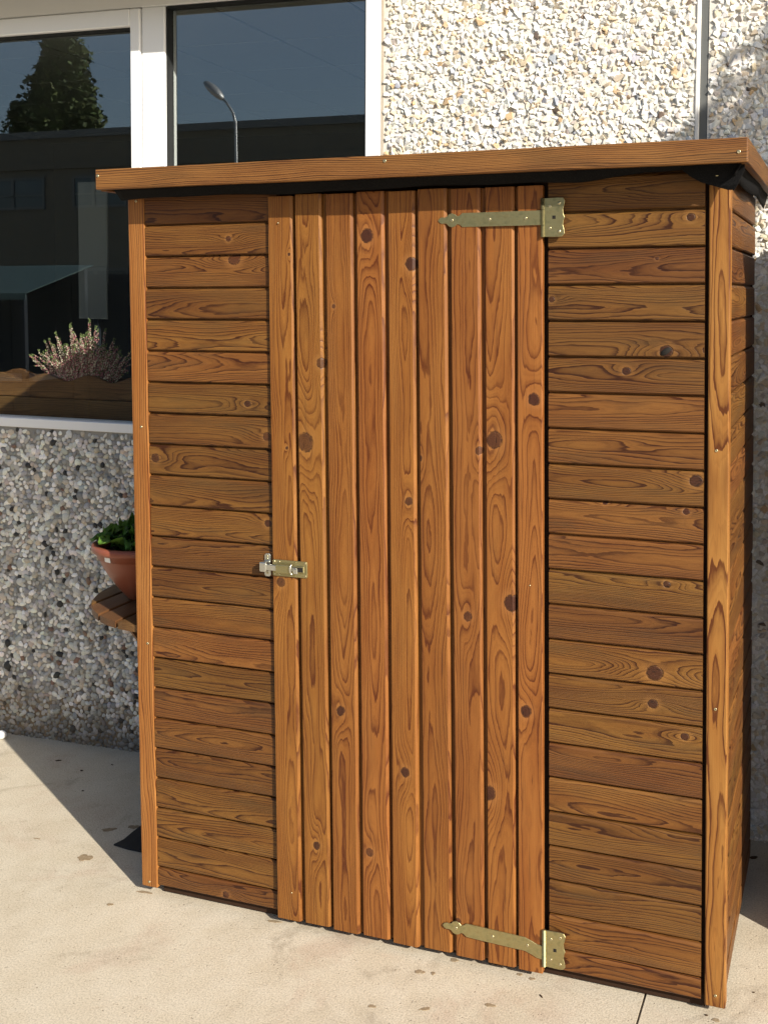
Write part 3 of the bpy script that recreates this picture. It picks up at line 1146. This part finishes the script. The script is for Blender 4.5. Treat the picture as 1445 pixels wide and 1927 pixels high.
# strap hinges
def hinge(zc, bend):
    strap = [(.858, 0), (.862, .0055), (.868, .0080), (.875, .0072), (.880, .0085), (.886, .0145), (.894, .0170), (.902, .0145), (.907, .0100), (.913, .0105), (.921, .0168)]
    up = strap + [(1.075, .0172), (1.1185, .0172 if not bend else .0168)]
    pts = [(x, z) for x, z in up] + [(x, -z) for x, z in reversed(up)][:-1]
    def drop(x):
        t = min(1, max(0, (x - 1.070) / .042))
        return -bend * t * t * (3 - 2 * t) + (bend * .55 * (1.1 - x) / .24 if bend else 0)
    if bend:
        # extra points so the bend is smooth
        up = strap + [(x, .0170) for x in np.linspace(.95, 1.1185, 12)]
        pts = [(x, z) for x, z in up] + [(x, -z) for x, z in reversed(up)][:-1]
    pts = [(x, z + drop(x)) for x, z in pts]
    me = prism('hinge', pts, 0, .0028, .0005)
    o = new_obj('hinge', me, 'zinc', shed)
    o.matrix_basis = Matrix.Translation((-.003, -.0117, zc)) @ FRONT
    # fixed leaf with its curled outer edge
    pl = [(1.1235, -.045), (1.160, -.046), (1.169, -.0445), (1.1745, -.038), (1.1735, -.029), (1.1705, -.018), (1.1715, -.008), (1.1745, 0),
          (1.1715, .008), (1.1705, .018), (1.1735, .029), (1.1755, .038), (1.171, .0450), (1.160, .046), (1.1235, .045)]
    leaf = new_obj('leaf', prism('leaf', pl, 0, .0028, .0006), 'zinc', o)
    leaf.location = (0, 0, -.0005)
    for k, (z0, z1) in enumerate(((-.0455, -.0185), (-.0175, .0175), (.0185, .0455))):
        kt = new_obj('knuckle', tube('knuckle', [(1.1215, z0, .0015), (1.1215, z1, .0015)], .0048, 14), 'zinc', o)
    sq = new_obj('square_hole', box('square_hole', 1.1450, 1.1530, -.004, .004, .0024, .0027), 'hole', o)
    for (x, z, ok) in ((1.139, .026, 1), (1.139, -.025, 1), (1.162, .033, 0), (1.162, -.033, 0)):
        if ok or bend:
            screw(o, (x - .003, -.0137, zc + z), FRONT, .95)
        else:
            d = new_obj('screw_hole', DOT, 'hole', o)
            d.matrix_basis = Matrix.Translation((x, z, .0021)) @ Matrix.Scale(3.2, 4)
    for x in (.894, .990, 1.080):
        screw(o, (x - .003, -.0143, zc + drop(x)), FRONT, 1.0)
    # packing behind the leaf so that it rests on the frame boards
    new_obj('packer', box('packer', 1.131, 1.168, -.04, .04, -.0115, -.0006), 'unlit_wood', o)
    return o


hinge(1.858, 0.0)
hinge(.089, .012)

# barrel bolt
latch = new_obj('bolt_latch', prism('bolt_latch', [(.3885, -.019), (.391, -.0215), (.487, -.0215), (.490, -.0185), (.490, .0185), (.487, .0215), (.391, .0215), (.3885, .019)], 0, .0022, .0006),
                'zinc', shed)
LZ = .967
latch.matrix_basis = Matrix.Translation((-.005, -.0117, LZ)) @ FRONT
new_obj('bolt', box('bolt', .358, .437, -.0075, .0075, .0030, .0085, .0008), 'steel', latch)
new_obj('housing', box('housing', .402, .444, -.0115, .0115, .0021, .0120, .0025, 2), 'zinc', latch)
new_obj('slot_frame', box('slot_frame', .446, .482, -.0090, .0090, .0021, .0052, .0015), 'zinc', latch)
new_obj('slot', box('slot', .450, .479, -.0060, .0060, .0050, .0056), 'hole', latch)
new_obj('bolt_tail', box('bolt_tail', .440, .462, -.0050, .0050, .0045, .0085, .001), 'steel', latch)
me = tube('handle', [(.448, -.012, .010), (.447, -.004, .014), (.4475, .006, .016), (.4505, .016, .013)], [.0022, .0028, .0028, .0020], 8)
new_obj('handle', me, 'steel', latch)
new_obj('hasp', box('hasp', .4535, .466, -.0105, .0030, .0085, .0115, .001), 'steel', latch)
for (x, z) in ((.3945, .0165), (.3945, -.0165)):
    d = new_obj('screw_hole', DOT, 'hole', latch)
    d.matrix_basis = Matrix.Translation((x, z, .0024)) @ Matrix.Scale(2.0, 4)
for (x, z) in ((.4085, .0165), (.484, .0165), (.484, -.0165), (.4085, -.0165)):
    screw(latch, (x - .005, -.0139, LZ + z), FRONT, .75)
keeper = new_obj('keeper', prism('keeper', [(.358, -.024), (.362, -.0285), (.373, -.0285), (.3775, -.024), (.3775, .028), (.373, .0325), (.364, .0325), (.3595, .028)], 0, .002, .0006), 'steel', shed)
keeper.matrix_basis = Matrix.Translation((-.006, -.0012, LZ)) @ FRONT
new_obj('bracket', box('bracket', .3545, .3745, -.0125, .0135, .0015, .0215, .003, 2), 'steel', keeper)
for z in (.0185, .0255, -.0185):
    screw(keeper, (.3615, -.0034, LZ + z), FRONT, .85)

# roof
roof = new_obj('roof', box('roof', -.0705, 1.5755, -.0705, .76, 1.968, 2.004, .004), 'felt', shed)


def fascia(L, loc, rot, screws=()):
    o = new_obj('fascia', box('fascia', -L / 2, L / 2, -.0265, .0265, -.018, 0, .0025, 2), 'fascia', shed)
    place(o, loc, rot)
    grain(o, .10, .02)
    for s in screws:
        h = hit(*s, 1, loc[1])
        screw(o, (h[0], loc[1] - .0003, h[2]), FRONT, 1.15)
    return o


fx0, fx1 = -.0905, 1.5935
o = fascia(fx1 - fx0, ((fx0 + fx1) / 2, -.0890, 1.9860), FRONT, ((184, 332), (724, 302), (1390, 283)))
o.rotation_euler.y = .0025
fascia(.40, (fx1, -.0700 + .20, 1.985), RSIDE)
fascia(.435, (fx1 - .0005, .3325 + .2175, 1.985), RSIDE)
fascia(.83, (fx0, -.0700 + .415, 1.985), LSIDE)


# roofing felt hanging behind the fascia, with a folded flap over the right corner post
def drape():
    n = 90
    v, f = [], []
    for i in range(n + 1):
        x = -.060 + (1.480 + .060) * i / n
        low = 1.9400 + .0022 * math.sin(x * 9) + .0015 * math.sin(x * 23 + 1)
        if x > 1.12:
            t = min(1, (x - 1.12) / .03)
            low = low * (1 - t) + t * (1.9365 + .018 * min(1, max(0, (x - 1.20) / .16)) ** 1.5 + .0012 * math.sin(x * 40))
        for k in range(5):
            s = k / 4
            y = -.052 + .026 * s + .004 * math.sin(x * 13 + s * 2)
            v.append((x, y, 1.967 + (low - 1.967) * s))
    for i in range(n):
        for k in range(4):
            a = i * 5 + k
            f.append((a, a + 5, a + 6, a + 1))
    me = pyd('felt_strip', v, f, True)
    o = new_obj('felt_strip', me, 'felt', shed)
    sm = o.modifiers.new('thickness', 'SOLIDIFY')
    sm.thickness = .0022
    return o


drape()
fl = [(1.440, 1.966), (1.582, 1.966), (1.583, 1.948), (1.568, 1.915), (1.560, 1.904), (1.545, 1.9055), (1.520, 1.9135), (1.490, 1.9230), (1.468, 1.9350), (1.450, 1.9490)]
me = prism('felt_flap', fl, 0, .003, .0006)
bm = bmesh.new()
bm.from_mesh(me)
bmesh.ops.triangulate(bm, faces=bm.faces)
for vtx in bm.verts:
    t = (1.966 - vtx.co.y) / .06
    vtx.co.z += .004 - .010 * t + .014 * max(0, (vtx.co.x - 1.54) / .04) * t
me2 = from_bm('felt_flap', bm)
o = new_obj('felt_flap', me2, 'felt', shed)
o.matrix_basis = Matrix.Translation((0, -.034, 0)) @ FRONT
screw(o, (1.523, -.0345, 1.940), FRONT, 1.4)
# felt folded down along the right eave
v, f = [], []
n = 26
for i in range(n + 1):
    y = -.055 + .80 * i / n
    for k in range(4):
        s = k / 3
        v.append((1.5780 - .016 * s - .003 * math.sin(y * 11 + s), y, 1.967 - (.034 + .010 * math.sin(y * 7) + .02 * max(0, (y - .5) / .25)) * s))
for i in range(n):
    for k in range(3):
        a = i * 4 + k
        f.append((a, a + 4, a + 5, a + 1))
o = new_obj('felt_strip', pyd('felt_strip', v, f, True), 'felt', shed)
o.modifiers.new('thickness', 'SOLIDIFY').thickness = .0022

# ------------------------------------------------------------------ half-round shelf on the shed's left side, with a pot
SHX, SHY, SHR, SHZ = -.0510, .355, .348, .762
shelf = thing('side_shelf', 'half round slatted wooden shelf fixed to the side of the shed', 'shelf', (SHX, SHY, SHZ))
sw = .079
for i in range(4):
    xa = -.004 - i * (sw + .011)
    xb = xa - sw
    if i == 3:
        xb = -SHR * .998
    pts = []
    N = 12
    for k in range(N + 1):
        x = xa + (xb - xa) * k / N
        pts.append((x, -math.sqrt(max(0, SHR ** 2 - x * x))))
    for k in range(N, -1, -1):
        x = xa + (xb - xa) * k / N
        pts.append((x, math.sqrt(max(0, SHR ** 2 - x * x))))
    if i == 3:
        pts = pts[:N + 1] + pts[N + 2:]
    xc = (xa + xb) / 2
    # local x of the slat runs along Y
    me = prism('slat', [(y, -(x - xc)) for x, y in pts], -.020, 0, .002)
    o = new_obj('slat', me, 'dark_wood', shelf)
    o.matrix_basis = Matrix.Translation((xc, 0, 0)) @ Matrix(((0, -1, 0), (1, 0, 0), (0, 0, 1))).to_4x4()
    grain(o, None, None, [(.06, .01, .008)] if i == 3 else [], 1.0)
for sy in (-.13, .13):
    o = new_obj('bearer', box('bearer', -.29, -.003, sy - .018, sy + .018, -.046, -.0205, .002), 'dark_wood', shelf)
    grain(o)
    o = new_obj('brace', tube('brace', [(-.004, sy, -.30), (-.24, sy, -.047)], .011, 4, False), 'dark_wood', shelf)
    grain(o)
o = new_obj('wall_rail', box('wall_rail', -.0195, .0, -.20, .20, -.10, -.047, .002), 'dark_wood', shelf)
grain(o)

PX, PY = -.2160, .255
pot = thing('flower_pot', 'terracotta coloured plastic bowl pot on the slatted side shelf', 'pot', (PX, PY, SHZ))
pot.scale = (1, 1, 1.12)
R0 = .152
PS = .825
outer = [(.0, .001), (.058, .001), (.066, .004), (.075, .012), (.100, .036), (.128, .066), (.150, .095), (.1625, .118), (.1645, .1195), (.1665, .119), (.174, .136),
         (.1755, .1365)]
outer = [(r * PS, z) for r, z in outer]
PZ = 1.12
bowl = new_obj('bowl', lathe('bowl', outer, 56), 'terracotta', pot)
rim = [(.1740 * PS, .1350), (R0 - .002, .1360), (R0 + .002, .1400), (R0 + .0035, .146), (R0 + .002, .1525), (R0 - .004, .1560), (R0 - .012, .1560), (R0 - .017, .152), (R0 - .019, .140), (R0 - .022, .118)]
new_obj('rim', lathe('rim', rim, 56), 'terracotta', pot)
bm = bmesh.new()
bmesh.ops.create_circle(bm, cap_ends=True, radius=.133, segments=40)
so_ = new_obj('soil', from_bm('soil', bm), 'soil', pot)
so_.location = (0, 0, .128)
# white price sticker on the bowl, facing the camera side
ang = math.radians(-90 - 12)
v = []
for (da, z) in ((-.036, .1245), (-.020, .1230), (-.016, .1232), (.040, .1225), (.044, .1345), (-.022, .1360)):
    rr = (.1675 + (z - .119) * .42) * PS + .0012
    v.append((rr * math.cos(ang + da * 2.2), rr * math.sin(ang + da * 2.2), .129 + (z - .129) * 1.25))
v2 = [(x * .994, y * .994, z) for x, y, z in v]
nn = len(v)
new_obj('sticker', pyd('sticker', v + v2, [tuple(range(nn)), tuple(range(2 * nn - 1, nn - 1, -1))] + [(i, (i + 1) % nn, nn + (i + 1) % nn, nn + i) for i in range(nn)]),
        'sticker', pot)


def lettuce(loc):
    root = thing('leafy_plant', 'crinkled green leafy plant growing in the terracotta bowl', 'plant', loc)
    for i in range(34):
        a = i * 2.399 + rng.normal(0, .2)
        ring = i / 34
        L = (.078 + .050 * rng.random()) * (1 - .30 * ring)
        W = .040 + .022 * rng.random()
        elev = math.radians(84 - 30 * ring ** .8 + rng.normal(0, 7))
        base = np.array([.080 * ring * math.cos(a), .080 * ring * math.sin(a), .0])
        nu, nv = 10, 9
        v, f, C = [], [], []
        ph = rng.uniform(0, 6.28, 3)
        g = np.array([.042, .112, .014]) if rng.random() < .6 else np.array([.070, .145, .020])
        for iu in range(nu + 1):
            u = iu / nu
            wv = W * (math.sin(math.pi * min(1, u * .80 + .14)) ** .75)
            bend = elev - 1.0 * u * u
            rad = L * u * math.cos(elev - .5 * u * u)
            hz = L * u * math.sin(elev - .5 * u * u)
            for iv in range(nv + 1):
                s = iv / nv * 2 - 1
                ru = .014 * abs(s) ** 1.3 * math.sin(9 * u * 3.6 + ph[0] + (3 if s > 0 else 0)) + .005 * math.sin(13 * s + 17 * u + ph[1])
                side = wv * s
                up = .35 * wv * s * s + ru
                nx_, nz_ = -math.sin(bend), math.cos(bend)
                rr = rad + nx_ * up
                zz = hz + nz_ * up
                v.append((base[0] + rr * math.cos(a) - side * math.sin(a), base[1] + rr * math.sin(a) + side * math.cos(a), base[2] + zz))
                C.append(g * (.75 + .35 * u + .25 * abs(s)))
        for iu in range(nu):
            for iv in range(nv):
                q = iu * (nv + 1) + iv
                f.append((q, q + 1, q + nv + 2, q + nv + 1))
        me = pyd('leaf', v, f, True)
        at = me.color_attributes.new('tint', 'FLOAT_COLOR', 'POINT')
        at.data.foreach_set('color', np.concatenate([np.array(C), np.ones((len(C), 1))], 1).astype(np.float32).ravel())
        new_obj('leaf', me, 'lettuce', root)
    return root


lettuce((PX + .005, PY, SHZ + .146))

# ------------------------------------------------------------------ unseen, to the right: cabinet and tree made up to cast the shadows there
cab = thing('shadow_cabinet', 'made-up wooden cabinet out of view right of the shed, added to cast its shadow', 'cabinet', (1.80, .275, 0))
cw, cdp, ch = .62, .50, 1.90
nb = 7
for i in range(nb):
    L = ch - .03
    o = new_obj('plank', extrude_profile('plank', hboard_prof(cw / nb), L, 1), 'door', cab)
    place(o, (cw * (i + .5) / nb, 0, .03 + L / 2), UPRIGHT, .004)
    grain(o)
for (xf, rot) in ((0.0, LSIDE), (cw, RSIDE)):
    for i in range(22):
        o = new_obj('side_board', board_mesh(SL, PITCHB), None, cab)
        place(o, (xf, .02 + (cdp - .02) / 2, .035 + PITCHB * (i + .5)), rot @ Matrix.Diagonal(((cdp - .02) / SL, 1, 1, 1)))
        grain(o)
new_obj('back_panel', box('back_panel', .012, cw - .012, cdp - .012, cdp, .03, ch - .02), 'unlit_wood', cab)
new_obj('roof', box('roof', -.035, cw + .035, -.05, cdp + .01, ch - .004, ch + .03, .004), 'felt', cab)


def leaf_crown(name, pts, size, cols, mat, parent):
    n = len(pts)
    tv = np.array([[0, -1, 0], [.55, -.2, .12], [0, 1, .0], [-.55, -.2, .12]], float)
    tf = np.array([[0, 1, 2], [0, 2, 3]])
    me = inst(name, [(tv, tf)], np.zeros((n, 3)), rng.uniform(0, 6.28, n), np.repeat((size * rng.uniform(.6, 1.3, n))[:, None], 3, 1), rng.normal(0, .8, (n, 2)), cols, False)
    co = np.empty(n * 4 * 3, np.float32)
    me.vertices.foreach_get('co', co)
    co = co.reshape(n, 4, 3)
    a = rng.uniform(0, 6.28, n)
    c, s = np.cos(a)[:, None], np.sin(a)[:, None]
    x, y = co[..., 0] * c - co[..., 1] * s, co[..., 0] * s + co[..., 1] * c
    co = np.stack([x, y, co[..., 2]], -1) + pts[:, None, :]
    me.vertices.foreach_set('co', co.astype(np.float32).ravel())
    me.update()
    return new_obj(name, me, mat, parent, kind='stuff')


def crown_points(n, clumps, spread):
    cl = clumps[rng.integers(0, len(clumps), n)]
    d = rng.normal(size=(n, 3))
    d /= np.linalg.norm(d, axis=1, keepdims=True)
    return cl[:, :3] + d * (rng.uniform(.35, 1, n) ** .6 * spread)[:, None] * cl[:, 3:4]


tr = thing('shadow_tree', 'made-up round headed tree out of view on the right, added to cast its shadow', 'tree', (4.02, -.12, 0))  # invented tree out of view, added to shade the upper wall
new_obj('trunk', tube('trunk', [(0, 0, 0), (.02, .01, .9), (-.01, .0, 1.9), (.0, .0, 3.5)], [.055, .045, .035, .015], 10), 'bark', tr)
cl = []
for i in range(70):
    d = rng.normal(size=3)
    d /= np.linalg.norm(d)
    q = d * rng.uniform(.25, .62)
    cl.append((q[0] * 1.0, q[1] * 1.0, 3.62 + q[2] * .95, rng.uniform(.10, .2)))
cl = np.array(cl)
pts = crown_points(7000, cl, 1.0)
leaf_crown('crown', pts, .035, palette(7000, [(.05, .09, .025), (.08, .12, .03), (.035, .07, .02)], [3, 2, 2], .15), 'foliage', tr)

# ------------------------------------------------------------------ across the yard: what the window panes mirror
fb = thing('opposite_building', 'plain two storey building across the yard mirrored in the window panes', 'building', (-14.0, -25.0, 0))
new_obj('wall', box('wall', -26, 26, -4.5, 0, -.2, 6.72), 'far_wall', fb)
new_obj('parapet', box('parapet', -26.1, 26.1, -4.6, .12, 6.72, 6.95), 'far_frame', fb)
new_obj('cornice_band', box('cornice_band', -26.05, 26.05, 0, .10, 5.75, 5.95), 'far_wall', fb)
fr_me = None
for i in range(-9, 10):
    for (z0, z1) in ((4.5, 5.52), (1.3, 2.6)):
        bm = bmesh.new()
        for (a, b, c, d) in ((-.98, .98, z1 - .08, z1), (-.98, .98, z0, z0 + .08), (-.98, -.90, z0 + .08, z1 - .08), (.90, .98, z0 + .08, z1 - .08), (-.26, -.16, z0 + .08, z1 - .08),
                             (-.9, .9, z0 + .42, z0 + .47)):
            bm_box(bm, a, b, 0, .06, c, d)
        wnd = new_obj('window', from_bm('window', bm), 'far_frame', fb)
        wnd.location = (-4.72 + 2.98 * i, .0, 0)
        new_obj('pane', box('pane', -.9, .9, .005, .02, z0 + .08, z1 - .08), 'far_glass', wnd)

pop = thing('poplar_tree', 'tall dense tree rising behind the opposite building in the left pane reflection', 'tree', (-25.9, -33.0, 0))
new_obj('trunk', tube('trunk', [(0, 0, 0), (.1, 0, 4), (0, .1, 8), (.05, 0, 12.5)], [.35, .28, .18, .05], 10), 'bark', pop)
cl = []
for i in range(330):
    t = rng.uniform(0, 1)
    z = 3.5 + 8.5 * t
    rad = 1.85 * min(1, (1.02 - t) * 1.9) ** .6
    a = rng.uniform(0, 6.28)
    q = rad * math.sqrt(rng.uniform(.2, 1)) * .82
    cl.append((q * math.cos(a), q * math.sin(a), z, rng.uniform(.35, .75)))
for i in range(50):
    t = rng.uniform(0, 1)
    a = rng.uniform(0, 6.28)
    q = 1.0 * math.sqrt(rng.uniform(0, 1)) * min(1, (1.05 - t) * 2)
    cl.append((-2.0 + q * math.cos(a), q * math.sin(a), 4 + 5.4 * t, rng.uniform(.3, .5)))
pts = crown_points(34000, np.array(cl), 1.0)
leaf_crown('crown', pts, .105, palette(34000, [(.055, .085, .022), (.085, .11, .03), (.04, .06, .018)], [3, 2, 2], .15), 'foliage', pop)

lamp = thing('street_lamp', 'grey street lamp with curved arm across the yard mirrored in the right pane', 'street lamp', (-8.13, -14, 0))
new_obj('pole', tube('pole', [(0, 0, 0), (0, 0, 2.5), (0, 0, 4.95), (-.05, 0, 5.13), (-.17, 0, 5.32), (-.30, 0, 5.46)], [.05, .035, .028, .026, .024, .022], 10), 'galv', lamp)
bm = bmesh.new()
bmesh.ops.create_uvsphere(bm, u_segments=16, v_segments=8, radius=1)
for vtx in bm.verts:
    vtx.co = (vtx.co.x * .27, vtx.co.y * .15, vtx.co.z * (.10 if vtx.co.z > 0 else .07))
o = new_obj('lamp_head', from_bm('lamp_head', bm, True), 'galv', lamp)
o.location = (-.44, 0, 5.56)
o.rotation_euler = (0, .75, 0)
stall = thing('market_stall', 'small stall with pale green sloping canopy mirrored in the left pane', 'stall', (-6.3, -5.0, 0))
me = pyd('canopy', [(-1.1, .05, 1.72), (.62, .05, 1.72), (.85, -.75, 2.02), (-1.1, -.75, 2.02), (-1.1, .05, 1.66), (.62, .05, 1.66)], [(0, 1, 2, 3), (0, 4, 5, 1)])
o = new_obj('canopy', me, 'canopy', stall)
o.modifiers.new('thickness', 'SOLIDIFY').thickness = .01
for (x, y, h) in ((-1.0, 0, 1.7), (.55, 0, 1.7), (.75, -.72, 2.0), (-1.0, -.72, 2.0)):
    new_obj('post', box('post', x - .025, x + .025, y - .025, y + .025, 0, h), 'navy', stall)
new_obj('counter', box('counter', -1.0, .6, -.6, -.05, .82, .86), 'banner', stall)
pm = box('reflection_dark_board', -.395, .395, -.02, .02, .02, 1.93)  # dark boards added to blacken the lower part of the window reflection
pm.materials.append(M['navy'])
for i in range(9):
    o = new_obj('reflection_dark_board', pm, None, stall)
    o.location = (-1.6 + .80 * i, -1.0, 0)
